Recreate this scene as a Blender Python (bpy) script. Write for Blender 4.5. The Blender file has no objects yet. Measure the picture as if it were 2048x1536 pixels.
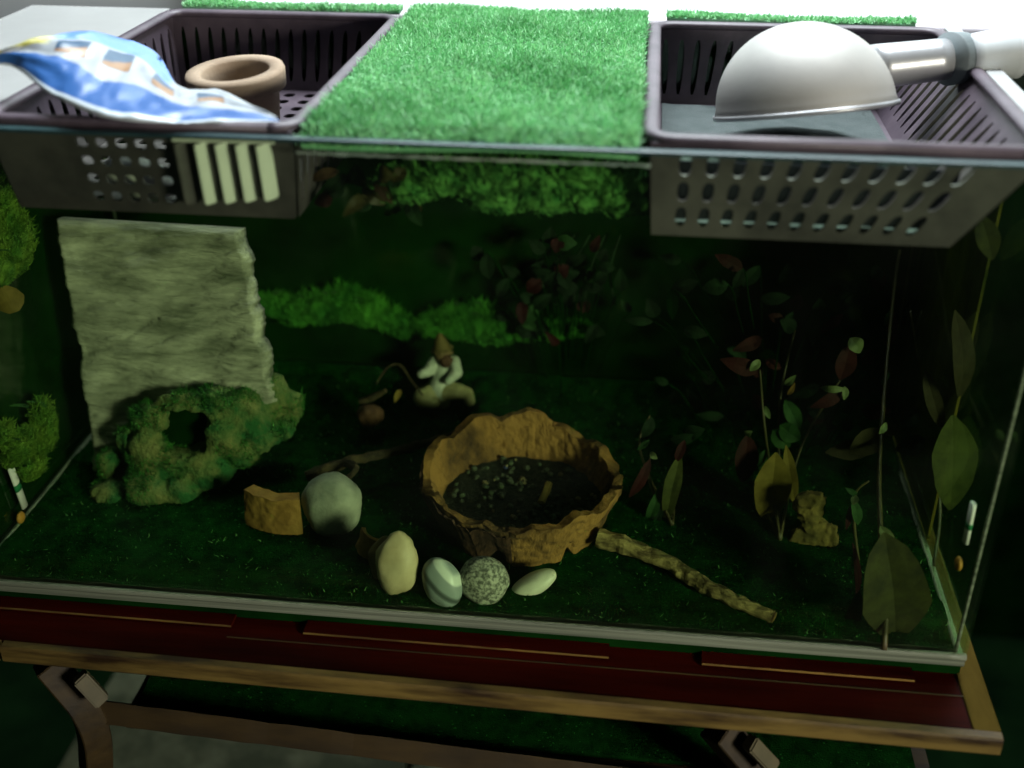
import bpy, bmesh, math, random
import numpy as np
from mathutils import Vector, Matrix, Euler, noise
random.seed(7); np.random.seed(7)
PI = math.pi
S = bpy.context.scene
C = S.collection

# ------------------------------------------------------------------ camera, light, exposure
CAM = Vector((0.4009, -0.5239, 0.4601)); YAW, PIT, F = -0.1156, 0.5118, 2314.5
cd = bpy.data.cameras.new('camera'); cam = bpy.data.objects.new('camera', cd); C.objects.link(cam)
cam.location = CAM; cam.rotation_euler = (PI/2-PIT, 0, -YAW)
cd.sensor_width = 36; cd.lens = 36*F/2048; cd.clip_start = .01; cd.clip_end = 50
cd.dof.use_dof = True; cd.dof.focus_distance = .715; cd.dof.aperture_fstop = 3.6
S.camera = cam
fwd = Vector((math.sin(YAW)*math.cos(PIT), math.cos(YAW)*math.cos(PIT), -math.sin(PIT)))
rgt = Vector((math.cos(YAW), -math.sin(YAW), 0)); dwn = fwd.cross(rgt)
def P(u, v, x=None, y=None, z=None):
    """point of the room seen at picture position u,v, at a known x, y or z"""
    d = rgt*((u-1024)/F) + dwn*((v-768)/F) + fwd
    t = (x-CAM.x)/d.x if x is not None else (y-CAM.y)/d.y if y is not None else (z-CAM.z)/d.z
    return CAM + d*t

w = bpy.data.worlds.new('World'); S.world = w; w.use_nodes = True
w.node_tree.nodes['Background'].inputs[0].default_value = (.62, .8, .72, 1)
w.node_tree.nodes['Background'].inputs[1].default_value = .022
def area(name, loc, tgt, size, power, col, spread=180):
    l = bpy.data.lights.new(name, 'AREA'); l.shape = 'RECTANGLE'; l.size, l.size_y = size; l.energy = power; l.color = col
    l.spread = math.radians(spread)
    o = bpy.data.objects.new(name, l); C.objects.link(o); o.location = loc
    o.rotation_euler = (Vector(tgt)-Vector(loc)).to_track_quat('-Z', 'Y').to_euler()
    return o
area('window_light', (.45, .50, 1.25), (.38, .14, .28), (.8, .4), 34, (.90, .97, 1.0))
area('room_light', (1.46, -.92, .46), (.28, .08, .06), (.30, .24), 1.12, (1.0, .95, .79), 38)
S.view_settings.view_transform = 'Standard'; S.view_settings.look = 'None'
S.view_settings.exposure = 0; S.view_settings.gamma = 1
S.render.engine = 'CYCLES'
try:
    S.cycles.max_bounces = 10; S.cycles.transparent_max_bounces = 24
    S.cycles.use_denoising = True
except Exception: pass

# ------------------------------------------------------------------ materials
def mat(name, c1, c2=None, scale=60, rough=.7, bump=.3, bscale=None, stretch=(1,1,1), metal=0, spec=.4, detail=6, lo=.35, hi=.65, bdist=.001, trans=0, mrot=0, speck=None):
    m = bpy.data.materials.new(name); m.use_nodes = True; nt = m.node_tree; N = nt.nodes; L = nt.links
    b = N['Principled BSDF']; b.inputs['Roughness'].default_value = rough; b.inputs['Metallic'].default_value = metal
    b.inputs['Specular IOR Level'].default_value = spec
    if trans: b.inputs['Transmission Weight'].default_value = trans
    tc = N.new('ShaderNodeTexCoord'); mp = N.new('ShaderNodeMapping'); mp.inputs['Scale'].default_value = stretch; mp.inputs['Rotation'].default_value = (0, mrot, 0)
    L.new(tc.outputs['Object'], mp.inputs[0])
    n = N.new('ShaderNodeTexNoise'); n.inputs['Scale'].default_value = scale; n.inputs['Detail'].default_value = detail; n.inputs['Roughness'].default_value = .62
    L.new(mp.outputs[0], n.inputs['Vector'])
    r = N.new('ShaderNodeValToRGB'); r.color_ramp.elements[0].position = lo; r.color_ramp.elements[1].position = hi
    r.color_ramp.elements[0].color = (*c1, 1); r.color_ramp.elements[1].color = (*(c2 or c1), 1)
    L.new(n.outputs['Fac'], r.inputs[0]); out = r.outputs[0]
    if speck:
        sc, col, thr = speck
        v = N.new('ShaderNodeTexNoise'); v.inputs['Scale'].default_value = sc; v.inputs['Detail'].default_value = 2; L.new(tc.outputs['Object'], v.inputs['Vector'])
        rr = N.new('ShaderNodeValToRGB'); rr.color_ramp.elements[0].position = thr; rr.color_ramp.elements[1].position = thr+.05
        L.new(v.outputs['Fac'], rr.inputs[0]); mx = N.new('ShaderNodeMixRGB'); L.new(rr.outputs[0], mx.inputs[0]); L.new(out, mx.inputs[1]); mx.inputs[2].default_value = (*col, 1); out = mx.outputs[0]
    L.new(out, b.inputs['Base Color'])
    if bump:
        n2 = N.new('ShaderNodeTexNoise'); n2.inputs['Scale'].default_value = bscale or scale*2; n2.inputs['Detail'].default_value = 8
        L.new(mp.outputs[0], n2.inputs['Vector'])
        bp = N.new('ShaderNodeBump'); bp.inputs['Strength'].default_value = bump; bp.inputs['Distance'].default_value = bdist
        L.new(n2.outputs['Fac'], bp.inputs['Height']); L.new(bp.outputs[0], b.inputs['Normal'])
    return m
def glass(name, tint, gloss=(.75, .85, .8), rough=.02, ior=1.45, dirt=.0):
    m = bpy.data.materials.new(name); m.use_nodes = True; nt = m.node_tree; N = nt.nodes; L = nt.links
    N.remove(N['Principled BSDF']); o = N['Material Output']
    t = N.new('ShaderNodeBsdfTransparent'); t.inputs[0].default_value = (*tint, 1)
    g = N.new('ShaderNodeBsdfGlossy'); g.inputs['Color'].default_value = (*gloss, 1); g.inputs['Roughness'].default_value = rough
    f = N.new('ShaderNodeFresnel'); ge = N.new('ShaderNodeNewGeometry'); mr = N.new('ShaderNodeMapRange'); L.new(ge.outputs['Backfacing'], mr.inputs[0])
    mr.inputs[3].default_value = ior; mr.inputs[4].default_value = 1/ior; L.new(mr.outputs[0], f.inputs[0])   # thin pane: both faces reflect alike
    mx = N.new('ShaderNodeMixShader'); L.new(f.outputs[0], mx.inputs[0]); L.new(t.outputs[0], mx.inputs[1]); L.new(g.outputs[0], mx.inputs[2])
    last = mx
    if dirt:
        d = N.new('ShaderNodeBsdfDiffuse'); d.inputs[0].default_value = (.45, .55, .45, 1)
        tc = N.new('ShaderNodeTexCoord'); n = N.new('ShaderNodeTexNoise'); n.inputs['Scale'].default_value = 14; n.inputs['Detail'].default_value = 10; n.inputs['Distortion'].default_value = 1.2
        L.new(tc.outputs['Object'], n.inputs['Vector']); pw = N.new('ShaderNodeMath'); pw.operation = 'POWER'; pw.inputs[1].default_value = 3.2; L.new(n.outputs['Fac'], pw.inputs[0])
        mm = N.new('ShaderNodeMath'); mm.operation = 'MULTIPLY'; mm.inputs[1].default_value = dirt*6; L.new(pw.outputs[0], mm.inputs[0])
        m2 = N.new('ShaderNodeMixShader'); L.new(mm.outputs[0], m2.inputs[0]); L.new(mx.outputs[0], m2.inputs[1]); L.new(d.outputs[0], m2.inputs[2]); last = m2
    L.new(last.outputs[0], o.inputs[0]); return m

GL = glass('tank_glass', (.905, .985, .86), dirt=.0018)
GLS = glass('side_glass', (.84, .95, .78), rough=.05, dirt=.004)
EDGE = mat('glass_edge', (.16, .25, .20), (.30, .37, .29), 90, .25, .2, spec=.6, stretch=(.15, 1, 1))
SIL = mat('silicone', (.05, .065, .045), (.24, .27, .20), 60, .5, .5, stretch=(.06, 1, 5), lo=.3, hi=.7)
RIMD = mat('dark_teal_edge', (.012, .035, .04), (.03, .07, .075), 50, .35, .2, spec=.5)
PLA = mat('brown_plastic', (.050, .038, .052), (.10, .078, .098), 30, .45, .12, 300)
SLATE = mat('slate', (.10, .11, .075), (.50, .49, .39), 60, .9, 1, 260, stretch=(.26, 1, 1.3), mrot=.42, lo=.30, hi=.68, bdist=.003)
MOSS = mat('moss', (.008, .075, .010), (.045, .21, .025), 120, .95, .8, 700, bdist=.002)
MOSSY = mat('mossy_rock', (.012, .085, .018), (.17, .17, .055), 38, .95, 1, 500, lo=.42, hi=.66, bdist=.002)
MOSSB = mat('bright_moss', (.035, .13, .008), (.15, .26, .025), 60, .95, .6, 700, bdist=.002)
FELT = mat('green_felt', (.0012, .014, .002), (.005, .045, .006), 90, 1, 1, 900, bdist=.002, spec=.02, speck=(420, (.03, .15, .03), .68))
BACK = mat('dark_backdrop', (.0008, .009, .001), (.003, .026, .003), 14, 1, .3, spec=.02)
REFLO = mat('olive_reflection', (.002, .020, .002), (.20, .15, .02), 9, .8, .4, spec=.15, stretch=(1, 1.5, .45), lo=.36, hi=.60)
CLAY = mat('clay', (.17, .082, .013), (.30, .165, .035), 45, .85, .6, 260, bdist=.0012)
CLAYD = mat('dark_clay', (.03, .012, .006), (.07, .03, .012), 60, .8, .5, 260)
SOIL = mat('dark_soil', (.004, .010, .004), (.03, .035, .016), 300, 1, 1, 500, bdist=.002)
GREYST = mat('grey_stone', (.19, .21, .16), (.33, .34, .26), 60, .8, .35, 600)
TANST = mat('tan_stone', (.42, .33, .19), (.55, .45, .28), 50, .55, .15, 400)
BRST = mat('brown_stone', (.12, .085, .03), (.19, .13, .05), 60, .7, .2, 400)
GRAN = mat('granite', (.09, .095, .075), (.42, .42, .34), 420, .85, .6, 700, lo=.42, hi=.6)
WHST = mat('white_pebble', (.52, .52, .40), (.66, .65, .52), 40, .45, .1, 300)
WOODR = mat('red_wood', (.010, .0006, .0003), (.045, .0035, .0012), 30, .5, .15, 200, stretch=(.12, 1, 1), spec=.03)
WOODE = mat('pale_wood', (.022, .010, .002), (.17, .115, .028), 42, .6, .5, 160, stretch=(.20, 1, 1.5), lo=.38, hi=.60)
WOODO = mat('bare_wood_edge', (.03, .015, .004), (.24, .14, .03), 55, .7, .2, stretch=(.2, 1, 1))
WOODD = mat('dark_wood', (.008, .0045, .001), (.050, .030, .006), 30, .65, .4, 160, stretch=(.25, 1, 1))
WOODD2 = mat('side_wood', (.045, .030, .005), (.10, .070, .014), 30, .95, .4, 160, stretch=(1, .2, 1), spec=.04)
PALEB = mat('pale_bracket', (.05, .045, .016), (.085, .07, .03), 50, .6, .2)
BARK = mat('bark', (.065, .045, .014), (.30, .23, .085), 130, .95, 1, 260, stretch=(.4, 1, 1), bdist=.002)
DBARK = mat('dark_bark', (.010, .007, .002), (.05, .036, .012), 110, .95, 1, 260, bdist=.002)
WALL = mat('white_wall', (.74, .76, .75), (.80, .81, .80), 3, .9, .1, 60)
FLOORM = mat('dark_floor', (.001, .004, .0015), (.003, .010, .003), 9, 1, .2, spec=0)
TILE = mat('grey_tile', (.045, .06, .03), (.13, .15, .09), 16, .7, .5, 120, lo=.4, hi=.6)
POTM = mat('pale_terracotta', (.24, .17, .115), (.31, .235, .165), 40, .85, .3, 250)
STEEL = mat('brushed_reflector', (.36, .355, .34), (.42, .41, .39), 20, .58, .05, 200, metal=.3)
STEEL2 = mat('lamp_neck', (.45, .46, .48), (.52, .53, .55), 30, .35, .05, 200, metal=.5)
DGREY = mat('dark_grey_rubber', (.13, .16, .17), (.18, .21, .22), 50, .6, .1)
PALEC = mat('pale_cap', (.58, .62, .64), (.68, .72, .74), 30, .5, .1)
WHITEP = mat('white_plastic', (.72, .66, .72), (.80, .74, .79), 30, .5, .1)
TURFB = mat('turf_backing', (.16, .40, .24), (.24, .50, .32), 200, 1, .6, 800)
def leafmat(n, a, b, r=.5): return mat(n, a, b, 70, r, .3, 240, spec=.4)
LG = leafmat('green_leaf', (.010, .055, .010), (.035, .12, .022), .75); LR = leafmat('dark_red_leaf', (.022, .0006, .001), (.05, .0016, .003), .8)
LY = leafmat('yellow_brown_leaf', (.19, .135, .02), (.32, .23, .045), .8); LO = leafmat('olive_leaf', (.05, .065, .01), (.11, .13, .025), .8)
LD = leafmat('dark_green_leaf', (.002, .014, .003), (.007, .038, .008), .85); LP = leafmat('pale_tip_leaf', (.12, .18, .07), (.24, .28, .12))
STEM = leafmat('stem', (.035, .030, .010), (.08, .065, .022))

# ------------------------------------------------------------------ helpers
def obj(name, me, m, parent=None, smooth=False):
    if isinstance(me, bmesh.types.BMesh):
        bm = me; me = bpy.data.meshes.new(name); bmesh.ops.recalc_face_normals(bm, faces=bm.faces); bm.to_mesh(me); bm.free()
    me.materials.clear(); 
    for q in (m if isinstance(m, (list, tuple)) else [m]): me.materials.append(q)
    if smooth:
        for p in me.polygons: p.use_smooth = True
    o = bpy.data.objects.new(name, me); C.objects.link(o)
    if parent: o.parent = parent; o.matrix_parent_inverse = Matrix.Translation(parent.location).inverted()
    return o
def tag(o, label=None, cat=None, group=None, kind=None):
    if label: o['label'] = label
    if cat: o['category'] = cat
    if group: o['group'] = group
    if kind: o['kind'] = kind
    return o
def thing(name, label, cat, loc=(0,0,0), group=None):
    o = bpy.data.objects.new(name, None); C.objects.link(o); o.location = loc; o.empty_display_size = .02
    return tag(o, label, cat, group)
def box(bm, x0, x1, y0, y1, z0, z1, bev=0):
    r = bmesh.ops.create_cube(bm, size=1); vs = r['verts']
    for v in vs: v.co = Vector((x0+(v.co.x+.5)*(x1-x0), y0+(v.co.y+.5)*(y1-y0), z0+(v.co.z+.5)*(z1-z0)))
    if bev:
        es = list({e for v in vs for e in v.link_edges}); bmesh.ops.bevel(bm, geom=es, offset=bev, segments=2, affect='EDGES', profile=.6)
    return bm
def B(*a, **k): return box(bmesh.new(), *a, **k)
def frame_of(t):
    t = t.normalized(); u = t.cross(Vector((0,0,1)))
    if u.length < .05: u = t.cross(Vector((0,1,0)))
    u.normalize(); return u, t.cross(u).normalized()
def tube(bm, pts, rad, n=10, rough=0, sx=1, sy=1, seed=0):
    pts = [Vector(p) for p in pts]; rings = []
    u = None
    for i, p in enumerate(pts):
        t = (pts[min(i+1, len(pts)-1)] - pts[max(i-1, 0)]).normalized()
        if u is None: u, v = frame_of(t)
        else: u = (u - t*u.dot(t)).normalized(); v = t.cross(u)
        r = rad(i/(len(pts)-1)) if callable(rad) else rad
        ring = []
        for k in range(n):
            a = 2*PI*k/n; q = p + u*math.cos(a)*r*sx + v*math.sin(a)*r*sy
            if rough: q += (q-p).normalized()*noise.noise(q*180+Vector((seed,0,0)))*r*rough
            ring.append(bm.verts.new(q))
        rings.append(ring)
    for a, b in zip(rings, rings[1:]):
        for k in range(n): bm.faces.new((a[k], a[(k+1)%n], b[(k+1)%n], b[k]))
    bm.faces.new(rings[0][::-1]); bm.faces.new(rings[-1])
    return bm
def spline(pts, n):
    pts = [Vector(p) for p in pts]; out = []
    for i in range(n):
        s = i/(n-1)*(len(pts)-1); k = min(int(s), len(pts)-2); t = s-k
        p0 = pts[max(k-1,0)]; p1 = pts[k]; p2 = pts[k+1]; p3 = pts[min(k+2,len(pts)-1)]
        out.append(.5*((2*p1)+(p2-p0)*t+(2*p0-5*p1+4*p2-p3)*t*t+(3*p1-p0-3*p2+p3)*t**3))
    return out
def lathe(bm, prof, n=48, M=Matrix()):
    rings = []
    for r, z in prof: rings.append([bm.verts.new(M @ Vector((r*math.cos(2*PI*k/n), r*math.sin(2*PI*k/n), z))) for k in range(n)])
    for a, b in zip(rings, rings[1:]):
        for k in range(n): bm.faces.new((a[k], a[(k+1)%n], b[(k+1)%n], b[k]))
    return rings
def stone(name, c, rad, rot, m, label, amp=.10, fr=1.6, seed=0, flat=None, cat='stone', group=None, sub=4, tagit=True):
    bm = bmesh.new(); bmesh.ops.create_icosphere(bm, subdivisions=sub, radius=1); E = Euler(rot).to_matrix()
    for v in bm.verts:
        d = v.co.copy(); f = 1 + amp*noise.noise(d*fr+Vector((seed*7.3, seed, 0))) + amp*.25*noise.noise(d*fr*3.7+Vector((seed, 3, seed)))
        q = Vector((d.x*rad[0], d.y*rad[1], d.z*rad[2]))*f
        v.co = E @ q
    o = obj(name, bm, m, smooth=True); o.location = c
    if tagit: tag(o, label, cat, group)
    return o
def np_mesh(name, V, Fc, m, parent=None, smooth=False, k=3):
    me = bpy.data.meshes.new(name); me.vertices.add(len(V)); me.vertices.foreach_set('co', np.asarray(V, dtype=np.float32).ravel())
    Fc = np.asarray(Fc, dtype=np.int32); me.loops.add(Fc.size); me.loops.foreach_set('vertex_index', Fc.ravel())
    me.polygons.add(len(Fc)); me.polygons.foreach_set('loop_start', np.arange(0, Fc.size, k, dtype=np.int32)); me.update(calc_edges=True); me.validate()
    return obj(name, me, m, parent, smooth)
def blades(base, h, wd, lean=(0,0,0), spread=.5):
    """little grass/moss blades at base points (n,3), each a bent two-triangle strip"""
    n = len(base); a = np.random.rand(n)*2*PI; side = np.stack([np.cos(a), np.sin(a), np.zeros(n)], 1)*wd/2
    hh = h*(.55+.9*np.random.rand(n))[:, None]
    dr = np.array([0,0,1.])+np.array(lean)+spread*np.random.randn(n, 3)*np.array([1,1,.3]); dr /= np.linalg.norm(dr, axis=1)[:, None]
    dr2 = dr+np.array(lean)*.8+.5*spread*np.random.randn(n, 3)*np.array([1,1,.2]); dr2 /= np.linalg.norm(dr2, axis=1)[:, None]
    m1 = base+dr*hh*.55; tip = m1+dr2*hh*.5
    V = np.stack([base-side, base+side, m1+side*.7, m1-side*.7, tip], 1).reshape(-1, 3)
    i = np.arange(n)[:, None]*5; Fc = np.concatenate([i+[0,1,2], i+[0,2,3], i+[3,2,4]], 0)
    return V, Fc
def clump(blobs, n, h, wd, spread=1.2, lean=(0,0,0)):
    """points over ellipsoid shells, blobs = [(c, (rx,ry,rz), weight)]"""
    pts = []; tot = sum(b[2] for b in blobs)
    for c, r, wt in blobs:
        k = int(n*wt/tot); d = np.random.randn(k, 3); d /= np.linalg.norm(d, axis=1)[:, None]
        rr = (.55+.5*np.random.rand(k))[:, None]; pts.append(np.array(c)+d*rr*np.array(r))
    return blades(np.concatenate(pts), h, wd, lean, spread)
def leaf_bm(base, tip, width, nrm=(0,-1,.4), curl=.15, seg=9, shape=.45, fold=.25):
    base, tip = Vector(base), Vector(tip); ax = tip-base; L = ax.length; nrm = Vector(nrm); sd = ax.cross(nrm).normalized(); up = sd.cross(ax).normalized()
    bm = bmesh.new(); rows = []
    for i in range(seg+1):
        t = i/seg; wv = width/2*(math.sin(PI*t**(math.log(.5)/math.log(shape)))**.75 if 0 < t < 1 else .06)
        wv *= 1+.12*noise.noise(base*70+Vector((t*5,0,0)))
        p = base+ax*t+up*math.sin(PI*t)*curl*L
        rows.append([bm.verts.new(p+sd*wv*s+up*abs(s)*wv*fold+up*.05*wv*noise.noise(Vector((t*7,s*3,L*99)))) for s in (-1,-.5,0,.5,1)])
    for a, b in zip(rows, rows[1:]):
        for k in range(4): bm.faces.new((a[k], a[k+1], b[k+1], b[k]))
    r = bmesh.ops.solidify(bm, geom=bm.faces[:], thickness=.0003)
    return bm
def evaluated(o):
    dg = bpy.context.evaluated_depsgraph_get(); dg.update(); return bpy.data.meshes.new_from_object(o.evaluated_get(dg))
def remeshed(bm, vox, cut=None, smooth=1):
    """voxel-weld a bmesh (and subtract another) into one clean mesh"""
    me = bpy.data.meshes.new('tmp'); bm.to_mesh(me); bm.free(); o = bpy.data.objects.new('tmp', me); C.objects.link(o)
    r = o.modifiers.new('r', 'REMESH'); r.mode = 'VOXEL'; r.voxel_size = vox
    co = None
    if cut:
        cm = bpy.data.meshes.new('cut'); cut.to_mesh(cm); cut.free(); co = bpy.data.objects.new('cut', cm); C.objects.link(co)
        b = o.modifiers.new('b', 'BOOLEAN'); b.operation = 'DIFFERENCE'; b.object = co; b.solver = 'EXACT'
        r2 = o.modifiers.new('r2', 'REMESH'); r2.mode = 'VOXEL'; r2.voxel_size = vox
    if smooth: s = o.modifiers.new('s', 'SMOOTH'); s.iterations = smooth
    out = evaluated(o); bpy.data.objects.remove(o)
    if co: bpy.data.objects.remove(co)
    return out
def blob(bm, c, r, rot=(0,0,0), sub=3, amp=0, fr=2, seed=0):
    q = bmesh.ops.create_icosphere(bm, subdivisions=sub, radius=1); E = Euler(rot).to_matrix()
    for v in q['verts']:
        d = v.co.copy(); f = 1+amp*noise.noise(d*fr+Vector((seed*3.1,0,seed))); v.co = Vector(c)+E@(Vector((d.x*r[0], d.y*r[1], d.z*r[2]))*f)
def roughen(me, amp, fr, seed=0):
    me.update(); ns = [v.normal.copy() for v in me.vertices]
    for v, n in zip(me.vertices, ns):
        v.co += n*(amp*noise.noise(v.co*fr+Vector((seed,0,0)))+amp*.5*noise.noise(v.co*fr*2.7+Vector((0,seed,0))))

W, D, H = .6, .271, .2894
# ------------------------------------------------------------------ setting
tag(obj('wall', B(-2.2, 3.2, .75, .80, -.6, 2.2), WALL), kind='structure')
tag(obj('added_dark_panel', B(-2.2, 3.2, .735, .7495, -.6, .10, bev=.003), BACK), kind='structure')  # invented dark panel, keeps the low wall behind the tank black
tw = thing('window', 'large bright window behind the tank with daylight glare', 'window', (1.0, .74, .22))
def winmat():
    m = bpy.data.materials.new('daylit_pane'); m.use_nodes = True; N = m.node_tree.nodes; b = N['Principled BSDF']
    b.inputs['Base Color'].default_value = (.8, .9, .9, 1); b.inputs['Roughness'].default_value = .2
    b.inputs['Emission Color'].default_value = (.93, 1.0, .99, 1); b.inputs['Emission Strength'].default_value = 1.15; return m
obj('pane', B(-.05, 1.60, .738, .742, .20, 1.2), winmat(), tw)
for q in ((-.08,-.05,.17,1.23),(1.60,1.63,.17,1.23),(-.05,1.60,.17,.20),(-.05,1.60,1.2,1.23)): obj('frame', B(q[0], q[1], .725, .748, q[2], q[3], bev=.002), WHITEP, tw)
tag(obj('floor', B(-3, 4, -2.2, .75, -.62, -.60), FLOORM), kind='structure')
fl = P(150, 1475, z=-.36)
t = thing('stone_step', 'grey speckled stone step on the dark floor below the shelf', 'step', (.4, -.05, -.6))
for k, xx in enumerate((.02, .34)):
    obj('tile', B(fl.x+xx-.02, fl.x+xx+.295, -.30, .30, -.60, -.36+.0012*k, bev=.003), TILE, t)

# table
T = thing('table', 'low dark red wooden table with worn pale brown edging under the glass tank', 'table', (.3, .15, -.6))
zt = -.012
bm = bmesh.new()
pl = [(.040,-.036),(.597,-.0426),(.597,-.03),(.597,.40),(-.12,.40),(-.12,.02)]
top = [bm.verts.new((x,y,zt)) for x,y in pl]; bot = [bm.verts.new((x,y,zt-.014)) for x,y in pl]
bm.faces.new(top); bm.faces.new(bot[::-1])
for i in range(6): bm.faces.new((top[i], bot[i], bot[(i+1)%6], top[(i+1)%6]))
obj('top_panel', bm, WOODR, T)
def beam(path, prof_w, h, ztop, m, name, parent, lab=None):
    """moulded edging: path in xy, profile w wide outward and h high with softened edges"""
    bm = bmesh.new(); rings = []
    path = [Vector((*p, 0)) for p in path]
    for i, p in enumerate(path):
        t = (path[min(i+1,len(path)-1)]-path[max(i-1,0)]).normalized(); o_ = Vector((t.y, -t.x, 0))
        wv = .0003*noise.noise(p*60)
        pr = [(0,0),(prof_w*.78,0),(prof_w*.95,-.0012),(prof_w,-.003),(prof_w,-h+.002),(prof_w-.0015,-h),(0,-h)]
        rings.append([bm.verts.new(p+o_*(a+wv)+Vector((0,0,ztop+b+wv))) for a, b in pr])
    n = len(rings[0])
    for a, b in zip(rings, rings[1:]):
        for k in range(n): bm.faces.new((a[k], a[(k+1)%n], b[(k+1)%n], b[k]))
    bm.faces.new(rings[0]); bm.faces.new(rings[-1][::-1])
    return obj(name, bm, m, parent)
n = 60
beam([(.040+(.6115-.040)*i/n, -.0362-.0069*i/n) for i in range(n+1)], .0062, .0125, zt+.0015, WOODE, 'edge_trim', T)
beam([(-.12+.158*i/20, .02-.056*i/20) for i in range(21)], .0062, .0125, zt+.0015, WOODE, 'edge_trim', T)
obj('side_trim', B(.5972, .612, -.0425, .40, zt-.015, zt+.001, bev=.001), WOODD2, T)
# veneer strips peeking from under the tank, with bare edges
for a, b, y0 in ((-.03, .170, -.0085), (.215, .398, -.0095), (.452, .572, -.0085)):
    v = obj('veneer_strip', B(a, b, y0, .05, zt+.0003, zt+.0024), WOODR, T)
    obj('veneer_edge', B(a, b, y0-.0005, y0-.0001, zt+.0012, zt+.0023), WOODO, v)
for a, b, y0 in ((.17, .60, -.0165),):
    obj('veneer_edge', B(a, b, y0-.0006, y0, zt+.0002, zt+.0007), WOODD, T, )
# legs, brackets, lower rail and shelf
for j, (du, ex) in enumerate(((0, 0), (1340, 0))):
    dv = .098*du
    pts = [P(u+du, v+dv, y=-.028+.0*j) for u, v in ((95,1322),(128,1362),(165,1410),(188,1470),(192,1560),(190,1700))]
    bm = bmesh.new(); tube(bm, spline(pts, 22), lambda t: .0125-.001*t, n=4, sx=1.1, sy=1); bmesh.ops.bevel(bm, geom=bm.edges[:], offset=.0008, segments=1, affect='EDGES')
    obj('leg', bm, WOODD, T)
    a, b = P(158+du, 1352+dv, y=-.039), P(205+du, 1402+dv, y=-.039)
    bm = bmesh.new(); tube(bm, [a, (a+b)/2, b], .0075, n=4, sx=1, sy=.8); bmesh.ops.bevel(bm, geom=bm.edges[:], offset=.001, segments=2, affect='EDGES')
    obj('bracket', bm, PALEB, T)
a, b = P(205, 1424, y=-.02), P(1500, 1590, y=-.02)
bm = bmesh.new(); tube(bm, [a.lerp(b, i/30) for i in range(31)], .0095, n=4, sx=1, sy=1, rough=.1); obj('lower_rail', bm, WOODD, T)
zs = b.z+.006
obj('lower_shelf', B(.085, .60, -.004, .30, zs-.014, zs-.0045), WOODD, T)
tag(obj('green_felt', B(.09, .59, -.003, .29, zs-.004, zs-.001), FELT), 'dark green felt sheet spread on the shelf below the table top', 'felt')

# ------------------------------------------------------------------ tank
K = thing('glass_tank', 'long rectangular glass tank standing on the dark red table', 'terrarium', (.3, .135, -.009))
g = .004
obj('front_pane', B(0, W, 0, g, .0005, H), GL, K)
obj('back_pane', B(0, W, D-g, D, .0005, H), GL, K)
obj('side_pane', B(0, g, g+.0003, D-g-.0003, .0005, H), GLS, K)
obj('side_pane', B(W-g, W, g+.0003, D-g-.0003, .0005, H), GLS, K)
obj('base_pane', B(0, W, 0, D, -.0045, 0), SIL, K)
bm = bmesh.new()
tube(bm, [(x*W/60, .0005+.0004*noise.noise(Vector((x*.5,0,0))), .0022) for x in range(61)], .0021, n=8); obj('front_seam', bm, SIL, K, True)
bm = bmesh.new(); tube(bm, [(g+.001, g+y*(D-2*g)/30, .0035) for y in range(31)], .0018, n=8); obj('side_seam', bm, SIL, K, True)
bm = bmesh.new(); tube(bm, [(W-g-.001, g+y*(D-2*g)/30, .0035) for y in range(31)], .0014, n=8); obj('side_seam', bm, SIL, K, True)
for xx in (g+.0008, W-g-.0008):
    bm = bmesh.new(); tube(bm, [(xx, g+.0008, .002+z*(H-.004)/20) for z in range(21)], .0011, n=8); obj('corner_seam', bm, SIL, K, True)
    bm = bmesh.new(); tube(bm, [(xx, D-g-.0008, .002+z*(H-.004)/20) for z in range(21)], .0011, n=8); obj('corner_seam', bm, STEM if xx > .3 else SIL, K, True)
obj('gap_shade', B(.001, W-.001, .0015, .02, -.0118, -.0047), BACK, K)  # near-black strip standing in for the shadow in the gap under the tank
obj('top_edge', B(0, W, -.0006, g+.0006, H+.0002, H+.0022, bev=.0006), RIMD, K)
bm = bmesh.new()
tube(bm, [(.235+.17*i/60, -.0016, H-.0042+.0006*noise.noise(Vector((i*.9,0,3)))) for i in range(61)], .0007, n=6, rough=.9); obj('top_seam', bm, EDGE, K, True)
tag(obj('backdrop_sheet', B(-.001, W+.001, D+.0005, D+.002, -.0005, H-.004), BACK), 'dark green backdrop sheet against the back of the tank', 'backdrop')
tag(obj('backdrop_sheet', B(-.0025, -.0006, .0, D, -.0005, H-.03), BACK), 'dark green backdrop sheet covering the left end of the tank', 'backdrop')

tag(obj('backdrop_sheet', B(W+.0006, W+.0022, .115, D, -.0005, H-.02), REFLO), 'mottled olive brown sheet painted as a reflection, outside the right end of the tank', 'backdrop')  # added sheet, the pane's blurry reflection is painted in its mottling
# substrate: green felt with short fibre
bm = bmesh.new(); bmesh.ops.create_grid(bm, x_segments=120, y_segments=54, size=.5)
for v in bm.verts:
    x = g+.0005+(v.co.x+.5)*(W-2*g-.001); y = g+.0005+(v.co.y+.5)*(D-2*g-.001)
    v.co = Vector((x, y, .0045+.0012*noise.noise(Vector((x*40, y*40, 0)))+.02*max(0, (y-.17)/.1)**2))
tag(obj('ground_mat', bm, FELT, smooth=True), kind='structure')
n = 26000; x = np.random.rand(n)*(W-2*g-.004)+g+.002; y = (np.random.rand(n)**1.3)*(D-.02)+g+.002
b_ = np.stack([x, y, .004+.02*np.maximum(0, (y-.17)/.1)**2], 1)
V2, F2 = blades(b_[:1500], .0030, .0009, spread=1.2); np_mesh_bits = (V2, F2)
V, Fc = blades(b_, .0024, .0007, spread=.9); o = np_mesh('felt_fibre', V, Fc, FELT); tag(o, 'short dark green fibres of the turf covering the tank floor', 'turf', kind='stuff')

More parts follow.
